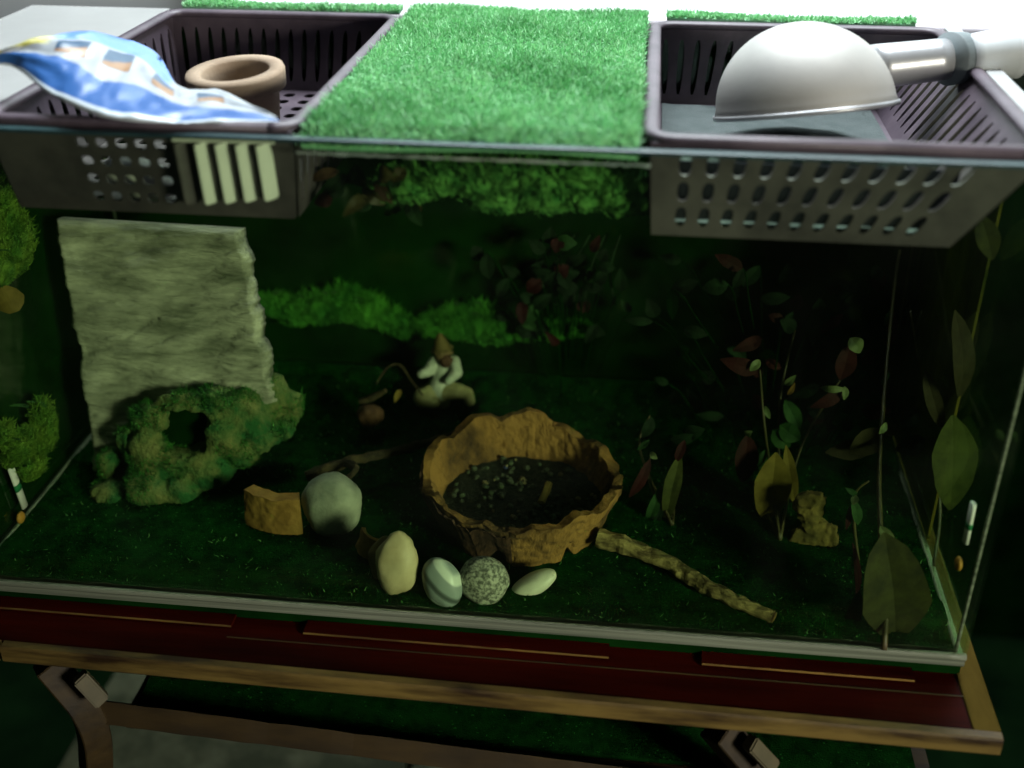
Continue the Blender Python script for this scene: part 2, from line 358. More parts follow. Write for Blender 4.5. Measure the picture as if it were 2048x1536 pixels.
o = np_mesh('turf_bits', np_mesh_bits[0], np_mesh_bits[1], mat('light_turf', (.03,.12,.03), (.09,.22,.06))); tag(o, 'light green loose bits sprinkled over the dark turf of the tank floor', 'turf', kind='stuff')
# ------------------------------------------------------------------ baskets
def panel(bm, q, cols, rows, fill=(.55, .72), th=.0014, margin=(.01, .08), N=12, skip=None):
    """moulded wall: quad q = four corners (bl, br, tr, tl) with rounded holes cols x rows"""
    q = [Vector(p) for p in q]; nr = (q[1]-q[0]).cross(q[3]-q[0]).normalized()
    def at(s, t, o=0): return q[0].lerp(q[1], s).lerp(q[3].lerp(q[2], s), t)+nr*o
    def quad(s0, s1, t0, t1):
        for o_ in (0, th): bm.faces.new([bm.verts.new(at(s, t, o_)) for s, t in ((s0,t0),(s1,t0),(s1,t1),(s0,t1))])
    mx, my = margin
    quad(0, 1, 0, my); quad(0, 1, 1-my, 1); quad(0, mx, my, 1-my); quad(1-mx, 1, my, 1-my)
    for i in range(cols):
        for j in range(rows if isinstance(rows, int) else rows[i]):
            nrw = rows if isinstance(rows, int) else rows[i]
            s0 = mx+(1-2*mx)*i/cols; s1 = mx+(1-2*mx)*(i+1)/cols; t0 = my+(1-2*my)*j/nrw; t1 = my+(1-2*my)*(j+1)/nrw
            if skip and skip(i, j): quad(s0, s1, t0, t1); continue
            ou, inn = [], []
            for k in range(N):
                a = 2*PI*(k+.5)/N; c, s = math.cos(a), math.sin(a); m_ = max(abs(c), abs(s))
                ou.append(((s0+s1)/2+(s1-s0)/2*c/m_, (t0+t1)/2+(t1-t0)/2*s/m_))
                e = .78; inn.append(((s0+s1)/2+(s1-s0)/2*fill[0]*math.copysign(abs(c)**e, c), (t0+t1)/2+(t1-t0)/2*fill[1]*math.copysign(abs(s)**e, s)))
            for sgn in (0, 1):
                vo = [bm.verts.new(at(a, b, sgn*th)) for a, b in ou]; vi = [bm.verts.new(at(a, b, sgn*th)) for a, b in inn]
                for k in range(N): bm.faces.new((vo[k], vo[(k+1)%N], vi[(k+1)%N], vi[k]))
                if sgn == 0: keep = vi
                else:
                    for k in range(N): bm.faces.new((keep[k], keep[(k+1)%N], vi[(k+1)%N], vi[k]))
            # corner filler is covered because the outer loop follows the cell square
            for sx, sy, a0 in ((s1,t1,1),(s0,t1,4),(s0,t0,7),(s1,t0,10)):
                for o_ in (0, th):
                    k = {1:(1,1),4:(4,4),7:(7,7),10:(10,10)}[a0]
                    A = ou[(a0)%N]; Bp = ou[(a0+0)%N]
    return bm
def basket(x0, x1, y0, y1, zt, zb, tp, label, frontspec, sidecols):
    R = thing('plastic_basket', label, 'basket', ((x0+x1)/2, (y0+y1)/2, zb), 'brown plastic baskets hung in the tank top')
    r = .004; path = []
    cs = [(x1-r*3, y0+r*3, -PI/2), (x1-r*3, y1-r*3, 0), (x0+r*3, y1-r*3, PI/2), (x0+r*3, y0+r*3, PI)]
    for cx, cy, a0 in cs:
        for k in range(6): a = a0+PI/2*k/5; path.append(Vector((cx+r*3*math.cos(a), cy+r*3*math.sin(a), zt)))
    path.append(path[0].copy())
    bm = bmesh.new(); tube(bm, path, .0042, n=10, sx=1, sy=.62); obj('rim', bm, PLA, R, True)
    X0, X1, Y0, Y1 = x0+tp[0], x1-tp[1], y0+tp[2], y1-tp[3]; zz = zt-.002
    for fs, name in ((frontspec, 'front_wall'),):
        for (s0, s1, cols, rows, fill) in fs:
            L = lambda s: (X0+(X1-X0)*s, Y0, zb); U = lambda s: (x0+(x1-x0)*s, y0, zz)
            bm = bmesh.new(); panel(bm, (L(s0), L(s1), U(s1), U(s0)), cols, rows, fill) if cols else panel(bm, (L(s0), L(s1), U(s1), U(s0)), 1, 1, skip=lambda i, j: True)
            obj(name, bm, PLA, R)
    bm = bmesh.new(); panel(bm, ((X1,Y1,zb),(X0,Y1,zb),(x0,y1,zz),(x1,y1,zz)), 16, 1, (.42,.86)); obj('back_wall', bm, PLA, R)
    bm = bmesh.new(); panel(bm, ((X0,Y1,zb),(X0,Y0,zb),(x0,y0,zz),(x0,y1,zz)), sidecols, 1, (.42,.86)); obj('side_wall', bm, PLA, R)
    bm = bmesh.new(); panel(bm, ((X1,Y0,zb),(X1,Y1,zb),(x1,y1,zz),(x1,y0,zz)), sidecols, 1, (.42,.86)); obj('side_wall', bm, PLA, R)
    bm = bmesh.new(); panel(bm, ((X0,Y0,zb),(X1,Y0,zb),(X1,Y1,zb),(X0,Y1,zb)), 10, 14, (.55,.55), th=.0014, margin=(.02,.02)); obj('base', bm, PLA, R)
    return R
basket(.074, .232, .010, .262, H+.004, .2435, (.004,.006,.010,.010), 'brown plastic basket with slotted walls at the left, holding the blue bag',
       [(0, .27, 0, 0, 0), (.27, .60, 5, 4, (.62,.55)), (.60, 1, 0, 0, 0)], 18)
basket(.4045, .586, .014, .262, H+.004, .2425, (.003,.034,.008,.010), 'brown plastic basket with latticed walls at the right, under the silvery lamp',
       [(0, .05, 0, 0, 0), (.05, .88, 11, 3, (.48,.78)), (.88, 1, 0, 0, 0)], 18)

# ------------------------------------------------------------------ turf mats
def turf(name, x0, x1, y0, y1, z, nbl, label, h=.0045, lean=(.15,-.45,0), skew=0, bend=0, group=None):
    R = thing(name, label, 'grass mat', ((x0+x1)/2, (y0+y1)/2, z), group)
    def zf(X, Y): return z+.0012*np.sin(X*38+1)*np.cos(Y*31)-bend*np.maximum(0, y0+.012-Y)**1.0
    bm = bmesh.new(); bmesh.ops.create_grid(bm, x_segments=30, y_segments=40, size=.5)
    for v in bm.verts:
        Y = y0+(v.co.y+.5)*(y1-y0); X = x0+(v.co.x+.5)*(x1-x0)+skew*(v.co.y); v.co = Vector((X, Y, float(zf(X, Y))))
    bmesh.ops.solidify(bm, geom=bm.faces[:], thickness=.0016); obj('backing', bm, TURFB, R)
    n = nbl; X = x0+np.random.rand(n)*(x1-x0); Y = y0+np.random.rand(n)*(y1-y0)
    X = X+skew*((Y-y0)/(y1-y0)-.5)
    pn = np.array([noise.noise(Vector((a*22, b*16, z)))+.5*noise.noise(Vector((a*70, b*55, 3))) for a, b in zip(X, Y)])
    hv = (h*(1+.7*pn))[:, None]; V, Fc = blades(np.stack([X, Y, zf(X, Y)], 1), hv, .0011, lean, .95)
    mi = np.clip(np.random.rand(n)*.62+.19+pn*.7, 0, .999)
    o = np_mesh('fibre', V, Fc, [TF1, TF2, TF3], R)
    idx = np.tile((mi*3).astype(np.int32), 3); o.data.polygons.foreach_set('material_index', idx)
    o['kind'] = 'stuff'; return R
TF1 = leafmat('turf_a', (.25, .55, .28), (.32, .64, .35), .55); TF2 = leafmat('turf_b', (.31, .64, .34), (.39, .72, .41), .5); TF3 = leafmat('turf_c', (.16, .43, .19), (.23, .51, .25), .6)
turf('grass_mat', .2375, .399, .004, .292, H+.0045, 85000, 'bright green artificial grass mat lying across the tank top between the two baskets', bend=.5)
turf('grass_strip', .080, .232, .268, .283, H+.0065, 4500, 'thin green grass strip along the back rim behind the left basket', group='grass strips along the back rim')
turf('grass_strip', .412, .572, .268, .283, H+.0065, 4500, 'thin green grass strip along the back rim behind the right basket and lamp', group='grass strips along the back rim')

tag(obj('cover_strip', B(-.03, .0705, .004, D-.002, H+.0030, H+.0052, bev=.0008), mat('pale_plastic', (.26,.265,.26), (.30,.305,.30), 12, .6, .1)), 'pale grey plastic strip covering the open left end of the tank', 'cover')
tag(obj('cover_strip', B(.5905, .6005, .004, D-.002, H+.0030, H+.0052, bev=.0008), mat('pale_plastic_b', (.30,.31,.31), (.36,.37,.37), 12, .6, .1)), 'narrow pale plastic strip along the right end of the tank top', 'cover')
# ------------------------------------------------------------------ bag in the left basket
def bagmat():
    m = mat('printed_bag', (.6,.6,.6), rough=.32, bump=.35, bscale=70, spec=.5, bdist=.002); nt = m.node_tree; N = nt.nodes; L = nt.links; b = N['Principled BSDF']
    uv = N.new('ShaderNodeUVMap'); sp = N.new('ShaderNodeSeparateXYZ'); L.new(uv.outputs[0], sp.inputs[0])
    def M(op, a, b_=None, c=None):
        n = N.new('ShaderNodeMath'); n.operation = op
        for i, q in enumerate((a, b_, c)):
            if q is None: continue
            if isinstance(q, (int, float)): n.inputs[i].default_value = q
            else: L.new(q, n.inputs[i])
        return n.outputs[0]
    U, Vv = sp.outputs[0], sp.outputs[1]
    def ss(a, e0, e1):
        n = N.new('ShaderNodeMapRange'); n.interpolation_type = 'SMOOTHSTEP'; L.new(a, n.inputs[0]); n.inputs[1].default_value = e0; n.inputs[2].default_value = e1; return n.outputs[0]
    def mix(f, a, c):
        n = N.new('ShaderNodeMixRGB'); L.new(f, n.inputs[0])
        for i, q in ((1, a), (2, c)):
            if isinstance(q, tuple): n.inputs[i].default_value = (*q, 1)
            else: L.new(q, n.inputs[i])
        return n.outputs[0]
    white = (.32, .355, .39); blue = (.03, .11, .33)
    wob = M('MULTIPLY', M('SINE', M('MULTIPLY', U, 17)), .05); vb = M('ADD', Vv, wob)
    col = mix(M('SUBTRACT', 1, ss(M('ADD', vb, M('MULTIPLY', U, .12)), .42, .45)), white, blue)
    col = mix(M('SUBTRACT', 1, ss(Vv, .05, .07)), col, (.62,.70,.76))
    col = mix(M('MULTIPLY', ss(M('ADD', Vv, M('MULTIPLY', U, .25)), .86, .885), M('SUBTRACT', 1, ss(U, .66, .70))), col, (.10,.24,.60))
    yl = M('MULTIPLY', M('SUBTRACT', 1, ss(U, .20, .24)), ss(Vv, .62, .66)); col = mix(yl, col, (.42,.40,.10))
    for (u0, u1, v0, v1) in ((.25,.36,.52,.76),(.43,.53,.50,.72),(.62,.70,.52,.70),(.78,.86,.50,.70)):
        s = M('MULTIPLY', M('MULTIPLY', ss(U, u0, u0+.01), M('SUBTRACT', 1, ss(U, u1, u1+.01))), M('MULTIPLY', ss(Vv, v0, v0+.02), M('SUBTRACT', 1, ss(Vv, v1, v1+.02))))
        col = mix(s, col, (.02,.07,.14))
        s2 = M('MULTIPLY', s, ss(M('SUBTRACT', U, Vv), u1-v0-.16, u1-v0-.12)); col = mix(s2, col, (.26,.14,.06))
    L.new(col, b.inputs['Base Color']); return m
top_e = [P(-50,118,z=.318), P(60,84,z=.322), P(160,62,z=.322), P(235,74,z=.315), P(312,104,z=.305), P(362,176,z=.296), P(440,181,z=.294), P(552,238,z=.2925)]
bot_e = [P(-50,132,z=.314), P(25,134,z=.312), P(95,185,z=.306), P(170,222,z=.301), P(240,240,z=.299), P(345,246,z=.2965), P(450,246,z=.2955), P(560,246,z=.2945)]
nu, nv = 70, 26; te, be = spline(top_e, nu), spline(bot_e, nu)
bm = bmesh.new(); uvl = bm.loops.layers.uv.new('UVMap'); G = {}
for side in (0, 1):
    for i in range(nu):
        for j in range(nv):
            s, t = i/(nu-1), j/(nv-1); p = be[i].lerp(te[i], t)
            pf = math.sin(PI*t)**.7*(.3+.7*math.sin(PI*min(1, s*.95+.05)))
            wr = .0022*noise.noise(Vector((s*9, t*5, 1)))+.0010*noise.noise(Vector((s*24, t*11, 4)))
            p = p+(Vector((0, -.35, 1)).normalized() if side == 0 else Vector((0, .25, -1)).normalized())*(.0048*pf*(1 if side == 0 else .5)+(wr if 0 < j < nv-1 else 0)*(1 if side == 0 else .3))
            G[side, i, j] = bm.verts.new(p)
for side in (0, 1):
    for i in range(nu-1):
        for j in range(nv-1):
            f = bm.faces.new((G[side,i,j], G[side,i+1,j], G[side,i+1,j+1], G[side,i,j+1])); 
            for l, (a, b2) in zip(f.loops, ((i,j),(i+1,j),(i+1,j+1),(i,j+1))): l[uvl].uv = (a/(nu-1), b2/(nv-1))
bmesh.ops.remove_doubles(bm, verts=bm.verts[:], dist=.00005)
tag(obj('plastic_bag', bm, bagmat(), smooth=True), 'crumpled blue and white printed plastic bag draped over the left basket', 'bag')

# terracotta pot in the left basket
R = thing('clay_pot', 'small pale clay plant pot standing in the left basket beside the blue bag', 'pot', (.1705, .118, .2455))
Mx = Matrix.Translation((.1705, .118, .2455)) @ Matrix.Rotation(math.radians(-3), 4, 'Y') @ Matrix.Rotation(math.radians(4), 4, 'X')
bm = bmesh.new(); hp = .0485
lathe(bm, [(0,0),(.0165,0),(.018,.001),(.0235,hp-.012),(.0245,hp-.0118),(.0275,hp-.011),(.0283,hp-.002),(.0275,hp),(.0205,hp),(.0193,hp-.0015),(.0185,hp-.012),(.016,.010),(0,.010)], 64, Mx)
bmesh.ops.remove_doubles(bm, verts=bm.verts[:], dist=.00001); obj('body', bm, POTM, R, True)
bm = bmesh.new(); lathe(bm, [(0,.022),(.008,.0235),(.0172,.022)], 32, Mx); obj('soil', bm, SOIL, R)
# white grille hanging between the front pane and the left basket
R = thing('white_grille', 'white plastic grille of five upright bars hanging inside the glass before the left basket', 'grille', P(450, 285, y=.0078))
for k in range(5):
    a, b = P(362+41*k, 284+k, y=.0078), P(386+39.5*k, 409-2.5*k, y=.0092)
    bm = bmesh.new(); tube(bm, [a.lerp(b, t) for t in (0, .03, .3, .6, .9, .96, 1)], lambda t: .0047-.0012*max(0, t-.9)*10*.8, n=12, sx=.25, sy=1)
    obj('bar', bm, WHITEP if k else PLA, R, True)
bm = bmesh.new(); tube(bm, [P(345, 279, y=.0078), P(548, 284, y=.0078)], .0012, n=8); obj('top_rail', bm, WHITEP, R)
bm = bmesh.new(); blob(bm, (.138, .035, .256), (.022, .012, .010), (0,.2,0), amp=.15, fr=3, seed=4)
tag(obj('paper_scrap', bm, WHITEP, smooth=True), 'small crumpled pale paper behind the small holes of the left basket', 'paper')

# folded cloth lining the right basket
bm = bmesh.new(); G = {}
prof = [(.030,.2462),(.031,.2460),(.032,.2458),(.033,.2456),(.036,.2453),(.07,.2455),(.11,.2456),(.15,.246),(.20,.2455),(.243,.2452)]
for i in range(41):
    for j, (yy, zz) in enumerate(prof):
        xx = .412+.135*i/40; G[i,j] = bm.verts.new((xx, yy+.0012*noise.noise(Vector((xx*60, j*.7, 0))), zz+(.0012+.0012*noise.noise(Vector((xx*50, yy*50, 2))) if j > 2 else .002*noise.noise(Vector((xx*40, 0, 5))))))
for i in range(40):
    for j in range(len(prof)-1): bm.faces.new((G[i,j], G[i+1,j], G[i+1,j+1], G[i,j+1]))
bmesh.ops.solidify(bm, geom=bm.faces[:], thickness=-.0008)
tag(obj('cloth', bm, mat('grey_cloth', (.11,.14,.14), (.15,.18,.18), 60, .95, .5, 900), smooth=True), 'dark grey green cloth lining the right basket under the lamp', 'cloth')
bm = bmesh.new(); box(bm, .410, .552, .0262, .0275, .2475, .279, bev=.0004)  # dark sheet added to stand in for shade behind the basket holes
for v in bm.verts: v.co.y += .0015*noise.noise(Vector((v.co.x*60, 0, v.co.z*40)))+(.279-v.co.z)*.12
tag(obj('shade_card', bm, mat('shade_card_tone', (.012,.013,.022), (.022,.022,.035), 30, .9, .2, spec=.05)), 'added dark card standing in for shade behind the holes of the right basket', 'card')
# ------------------------------------------------------------------ lamp in the right basket
c = P(1610, 220, y=.150); rad = .0505
R = thing('dome_lamp', 'silvery metal dome lamp lying in the right basket with its neck over the rim', 'lamp', c)
dv_ = (c-CAM).normalized(); axis = (dwn*-1); axis = (axis-dv_*axis.dot(dv_)).normalized(); axis = (axis-dv_*.03).normalized(); roll = Matrix.Rotation(math.radians(-6), 3, fwd)
up = (roll @ axis).normalized(); xr = (roll @ rgt).normalized(); yr = up.cross(xr).normalized()
Mx = Matrix.Translation(c) @ Matrix((xr, yr, up)).transposed().to_4x4()
bm = bmesh.new(); prof = [(rad*1.0, -.0005), (rad*1.02, .0008)]
for k in range(1, 21): a = PI/2*k/20; prof.append((rad*math.cos(a)+1e-5, .0008+rad*.96*math.sin(a)))
prof += [(max(1e-5, r-.0012), z-.0012) for r, z in prof[:1:-1]]+[(rad*.99, -.0005)]
lathe(bm, prof, 72, Mx); bmesh.ops.remove_doubles(bm, verts=bm.verts[:], dist=.00001); obj('shade', bm, STEEL, R, True)
bm = bmesh.new(); lathe(bm, [(rad*.985,-.0014),(rad*1.035,-.0014),(rad*1.04,0),(rad*1.035,.0014),(rad*.985,.0014),(rad*.985,-.0014)], 72, Mx); obj('rim_bead', bm, STEEL2, R, True)
def ax(a, b): return [Mx @ Vector((a, 0, .020)), Mx @ Vector((b, .004, .020+.0*b))]
def ntube(a, b, r0, r1, m, name):
    bm = bmesh.new(); p, q = ax(a, b); tube(bm, [p.lerp(q, i/6) for i in range(7)], lambda t: r0+(r1-r0)*t, n=32); obj(name, bm, m, R, True)
ntube(rad*.80, .0845, .0125, .0118, STEEL2, 'neck'); ntube(.0847, .0945, .0150, .0142, DGREY, 'collar'); ntube(.0947, .125, .0125, .0150, PALEC, 'socket_cap')

# ------------------------------------------------------------------ slate slab
def P3(u, v, y): return P(u, v, y=y)
TL, TR, BR, BL = P3(117,436,.165), P3(486,458,.165), P3(545,775,.140), P3(196,940,.128)
bm = bmesh.new(); nu, nv = 90, 110; nr = (TR-TL).cross(BL-TL).normalized()
if nr.y > 0: nr = -nr
G = {}
for s_ in (0, 1):
    for i in range(nu):
        for j in range(nv):
            s, t = i/(nu-1), j/(nv-1)
            bl = Vector((BL.x, BL.y, BL.z)); br = P3(556, 800, .139)
            e = .0030*noise.noise(Vector((t*9, 0, 3+s)))+.0016*noise.noise(Vector((t*31, 0, 8)))+.0007*noise.noise(Vector((t*90, 0, 1)))
            p = TL.lerp(TR, s).lerp(bl.lerp(br, s), t)
            p = p+(TR-TL).normalized()*e*(1 if s > .5 else -1)*(abs(s-.5)*2)**8
            h_ = .0030*noise.noise(Vector((p.x*42, 9, (p.z-.5*p.x)*50)))+.0010*noise.noise(Vector((p.x*22, 5, (p.z-.35*p.x)*95)))+.0028*noise.noise(Vector((p.x*30, 1, p.z*26)))+.0012*noise.noise(Vector((p.x*45, 3, (p.z-.3*p.x)*230)))+.0008*noise.noise(Vector((p.x*90, 7, (p.z-.3*p.x)*480)))
            # stepped scars in the split face
            q1 = (t-.47-.05*math.sin(s*9))/.012; h_ += .0022*(1 if q1 > 0 else 0)*max(0, 1-abs(s-.5)/.28)*max(0, 1-(t-.45)/.25)
            q2 = (t-.63+.04*math.sin(s*7+1)); h_ += .002*(1 if q2 > 0 else 0)*max(0, 1-abs(s-.6)/.3)*max(0, 1-(t-.6)/.25)
            e2 = min(s, 1-s, t, 1-t); h_ -= .004*max(0, 1-e2/.02)
            p = p+nr*((.006+h_) if s_ == 0 else -.006)
            G[s_, i, j] = bm.verts.new(p)
for s_ in (0, 1):
    for i in range(nu-1):
        for j in range(nv-1): bm.faces.new((G[s_,i,j], G[s_,i+1,j], G[s_,i+1,j+1], G[s_,i,j+1]))
for i in range(nu-1):
    for j in (0, nv-1): bm.faces.new((G[0,i,j], G[0,i+1,j], G[1,i+1,j], G[1,i,j]))
for j in range(nv-1):
    for i in (0, nu-1): bm.faces.new((G[0,i,j], G[0,i,j+1], G[1,i,j+1], G[1,i,j]))
tag(obj('slate_slab', bm, SLATE, smooth=True), 'tall grey rough slate slab leaning upright behind the mossy cave', 'slab')

# mossy cave
R = thing('mossy_cave', 'moss covered rock cave with a dark doorway in front of the slate slab', 'cave ornament', (.11, .13, .004))
bm = bmesh.new()
bl = [((225,985),.100,(.012,.014,.010)),((300,975),.100,(.018,.016,.014)),((360,975),.104,(.014,.014,.012)),((222,935),.114,(.008,.010,.014)),((262,885),.117,(.009,.010,.015)),
      ((420,930),.118,(.017,.018,.018)),((300,836),.119,(.013,.009,.011)),((370,812),.121,(.020,.009,.010)),((440,808),.125,(.018,.011,.012)),((450,860),.124,(.015,.017,.018)),
      ((500,830),.135,(.017,.018,.020)),((522,868),.135,(.013,.014,.013)),((545,785),.145,(.012,.010,.014)),((560,845),.145,(.013,.012,.013)),((582,810),.15,(.009,.009,.010)),((300,900),.112,(.012,.012,.018)),
      ((370,930),.112,(.022,.012,.012)),((480,890),.130,(.016,.018,.016)),((340,920),.110,(.03,.010,.010)),((360,860),.142,(.032,.008,.034))]
for k, ((u, v), y, r) in enumerate(bl): blob(bm, P3(u, v, y), r, amp=.25, fr=1.6, seed=k)
cut = bmesh.new(); cc = P3(374, 858, .115)
blob(cut, cc, (.0125, .032, .0155), sub=3, amp=.12, fr=2)
for v in cut.verts:
    d = v.co-cc; v.co = cc+Vector((math.copysign(min(abs(d.x)*1.5, .0138), d.x), d.y*.75, math.copysign(min(abs(d.z)*1.4, .0150), d.z)))
me = remeshed(bm, .0016, cut, 1); roughen(me, .0022, 110, 2); roughen(me, .0010, 420, 5)
obj('rock', me, MOSSY, R, True)
bm = bmesh.new(); blob(bm, P3(375, 857, .126), (.021, .004, .023), sub=3, amp=.1); obj('doorway_shade', bm, BACK, R, True)  # near-black plate stands in for the shade inside the doorway
vs = np.array([v.co[:] for v in me.vertices]); ns = np.array([v.normal[:] for v in me.vertices])
nz = np.array([noise.noise(Vector(p)*45) for p in vs]); ok = (nz > -.02) & (np.abs(vs[:, 0]-cc.x) > -1) & ~((np.hypot((vs[:,0]-cc.x)/.017, (vs[:,2]-cc.z)/.019) < 1))
sel = vs[ok][np.random.rand(ok.sum()) < .8]; sel = np.repeat(sel, 3, 0)+np.random.randn(len(sel)*3, 3)*.0007
V, Fc = blades(sel, .0032, .0006, (0,-.4,-.1), 1.0); o = np_mesh('moss_tufts', V, Fc, MOSS, R); o['kind'] = 'stuff'

# ------------------------------------------------------------------ stones
g0 = .0045
def gstone(u0, u1, v0, v1, ybase, m, label, name='stone', ratio=.8, rot=0, **k):
    """stone on the ground whose outline spans u0..u1, v0..v1 in the picture"""
    c = P((u0+u1)/2, (v0+v1)/2, y=ybase); d = (c-CAM).length; wx = (u1-u0)/2*d/F; hv = (v1-v0)/2*d/F
    rz = max(hv*1.0, .004); ry = wx*ratio
    return stone(name, c, (wx, ry, rz), (math.radians(-14), rot, 0), m, label, group='stones lying on the tank floor', **k)
gstone(606, 724, 942, 1074, .078, GREYST, 'large rounded grey stone standing right beside the square clay shard', amp=.16, seed=3, fr=1.3)
gstone(752, 836, 1062, 1196, .020, TANST, 'smooth oval tan stone standing on end at the front', amp=.13, seed=5, ratio=.7, rot=.10)
gstone(738, 812, 1072, 1172, .034, BRST, 'brown stone half hidden behind the tan oval stone', amp=.12, seed=8, ratio=.7)
R_ = gstone(846, 924, 1112, 1219, .014, None or GREYST, 'smooth blue grey pebble crossed by pale and dark bands, left of the speckled stone', amp=.06, seed=11, ratio=.75, rot=-.42)
m = mat('banded_pebble', (.17,.21,.20), (.27,.31,.29), 30, .38, .08); nt = m.node_tree; N = nt.nodes; L = nt.links
wv = N.new('ShaderNodeTexWave'); wv.inputs['Scale'].default_value = 16; wv.inputs['Distortion'].default_value = 1.2; wv.inputs['Detail'].default_value = 1
tc = N.new('ShaderNodeTexCoord'); mp = N.new('ShaderNodeMapping'); mp.inputs['Rotation'].default_value = (0, .95, 0); L.new(tc.outputs['Object'], mp.inputs[0]); L.new(mp.outputs[0], wv.inputs['Vector'])
r = N.new('ShaderNodeValToRGB'); e = r.color_ramp.elements; e[0].position = .0; e[0].color = (.07,.085,.08,1); e[1].position = .16; e[1].color = (.27,.32,.31,1)
q = e.new(.90); q.color = (.26,.30,.29,1); q = e.new(.97); q.color = (.58,.62,.56,1)
L.new(wv.outputs['Fac'], r.inputs[0]); L.new(r.outputs[0], N['Principled BSDF'].inputs['Base Color']); R_.data.materials[0] = m
gstone(917, 1018, 1113, 1208, .020, GRAN, 'round speckled granite stone between the banded pebble and the white pebble', amp=.10, seed=14, ratio=.8)
cw = P(1067, 1168, y=.030); stone('stone', cw, (.0158, .0075, .0066), (0, math.radians(-30), math.radians(12)), WHST, 'small white elongated pebble at the right end of the row', amp=.05, seed=17, group='stones lying on the tank floor')

# ------------------------------------------------------------------ broken clay pieces
def shell(name, c, r0, r1, a0, a1, zb, zt_, th, m, n=60, mz=14, amp=.0008, seed=0, parent=None, close=False, M_=None):
    bm = bmesh.new(); G = {}
    for s_ in (0, 1):
        for i in range(n+1):
            a = a0+(a1-a0)*i/n; b0 = zb(a) if callable(zb) else zb; b1 = zt_(a) if callable(zt_) else zt_
            for j in range(mz+1):
                t = j/mz; r = r0+(r1-r0)*t-(th if s_ else 0); p = Vector((math.cos(a)*r, math.sin(a)*r, b0+(b1-b0)*t))
                q = p+Vector((math.cos(a), math.sin(a), 0))*amp*(noise.noise(p*90+Vector((seed,s_*5,0)))+.6*noise.noise(p*240+Vector((seed,s_*5,0))))
                G[s_,i,j] = bm.verts.new((M_ @ q if M_ else q)+Vector(c))
    for s_ in (0, 1):
        for i in range(n):
            for j in range(mz): bm.faces.new((G[s_,i,j], G[s_,i+1,j], G[s_,i+1,j+1], G[s_,i,j+1]))
    for i in range(n):
        for j in (0, mz): bm.faces.new((G[0,i,j], G[0,i+1,j], G[1,i+1,j], G[1,i,j]))
    for j in range(mz):
        for i in (0, n): bm.faces.new((G[0,i,j], G[0,i,j+1], G[1,i,j+1], G[1,i,j]))
    if close: bmesh.ops.remove_doubles(bm, verts=bm.verts[:], dist=.00001)
    return obj(name, bm, m, parent, False)
pc = Vector((.3345, .104, .0045))
CLAYM = mat('mottled_clay', (.022, .010, .003), (.25, .125, .030), 24, .95, 1, 200, lo=.36, hi=.56, bdist=.003, stretch=(1,1,.6))
R = thing('broken_pot', 'wide broken brown clay bowl with jagged rim holding dark gravel', 'pot', pc)
def zt_(a):
    k = math.sin(a)                      # back of the bowl stands higher
    return .034+.008*max(0, k)**.7+.010*noise.noise(Vector((math.cos(a)*2.4, math.sin(a)*2.4, 1)))+.0035*noise.noise(Vector((math.cos(a)*6, math.sin(a)*6, 2)))+.0007*noise.noise(Vector((math.cos(a)*15, math.sin(a)*15, 2)))-.011*math.exp(-((a-.75)/.5)**2)+(.007 if -.35 < a < -.05 else 0)*math.sin((a+.35)/.3*PI)
def zb_(a): return .0005+max(0, .014*noise.noise(Vector((math.cos(a)*3, math.sin(a)*3, 4)))+.004*noise.noise(Vector((math.cos(a)*9, math.sin(a)*9, 0))))
shell('wall', pc, .054, .0655, 0, 2*PI, zb_, zt_, .0055, CLAYM, n=170, mz=22, amp=.0024, parent=R, close=True)
# dark shell, shade painted onto the left outer side
shell('shade_shell', pc+Vector((0,0,.0003)), .0552, .0672, PI*.98, PI*1.50, lambda a: zb_(a)+.001, lambda a: zt_(a)-.003+.004*noise.noise(Vector((a*14, 4, 4))), .0012, CLAYD, n=50, mz=10, amp=.0012, seed=3, parent=R)
bm = bmesh.new(); bmesh.ops.create_circle(bm, cap_ends=True, segments=48, radius=.056)
for v in bm.verts: v.co += pc+Vector((0,0,.013))
obj('soil', bm, SOIL, R)
gm = [mat('gravel_dark', (.015,.025,.012), (.05,.06,.03)), mat('gravel_blue', (.02,.03,.10), (.03,.05,.16)), mat('gravel_tan', (.12,.10,.04), (.2,.16,.07)), mat('gravel_green', (.02,.04,.015), (.05,.07,.03))]
for k in range(150):
    a = random.random()*2*PI; rr = .050*math.sqrt(random.random()); s = random.uniform(.0012,.0034)
    o = stone('gravel', pc+Vector((rr*math.cos(a), rr*math.sin(a), .013+s*.5)), (s, s*random.uniform(.6,1), s*.7), (random.random(),random.random(),random.random()*3), gm[random.choice((0,0,0,0,3,0,3,0,0,1,2,0,0))], None, amp=.3, seed=k, sub=1, tagit=False)
    o.parent = R; o.matrix_parent_inverse = Matrix.Translation(R.location).inverted()
a, b = P(1082,1005,z=.021), P(1098,966,z=.024); bm = bmesh.new(); tube(bm, [a, (a+b)/2, b], .0026, n=6, rough=.3, sy=.6)
tag(obj('wood_chip', bm, LY), 'short pale wood chip lying on the gravel in the broken bowl', 'wood chip')
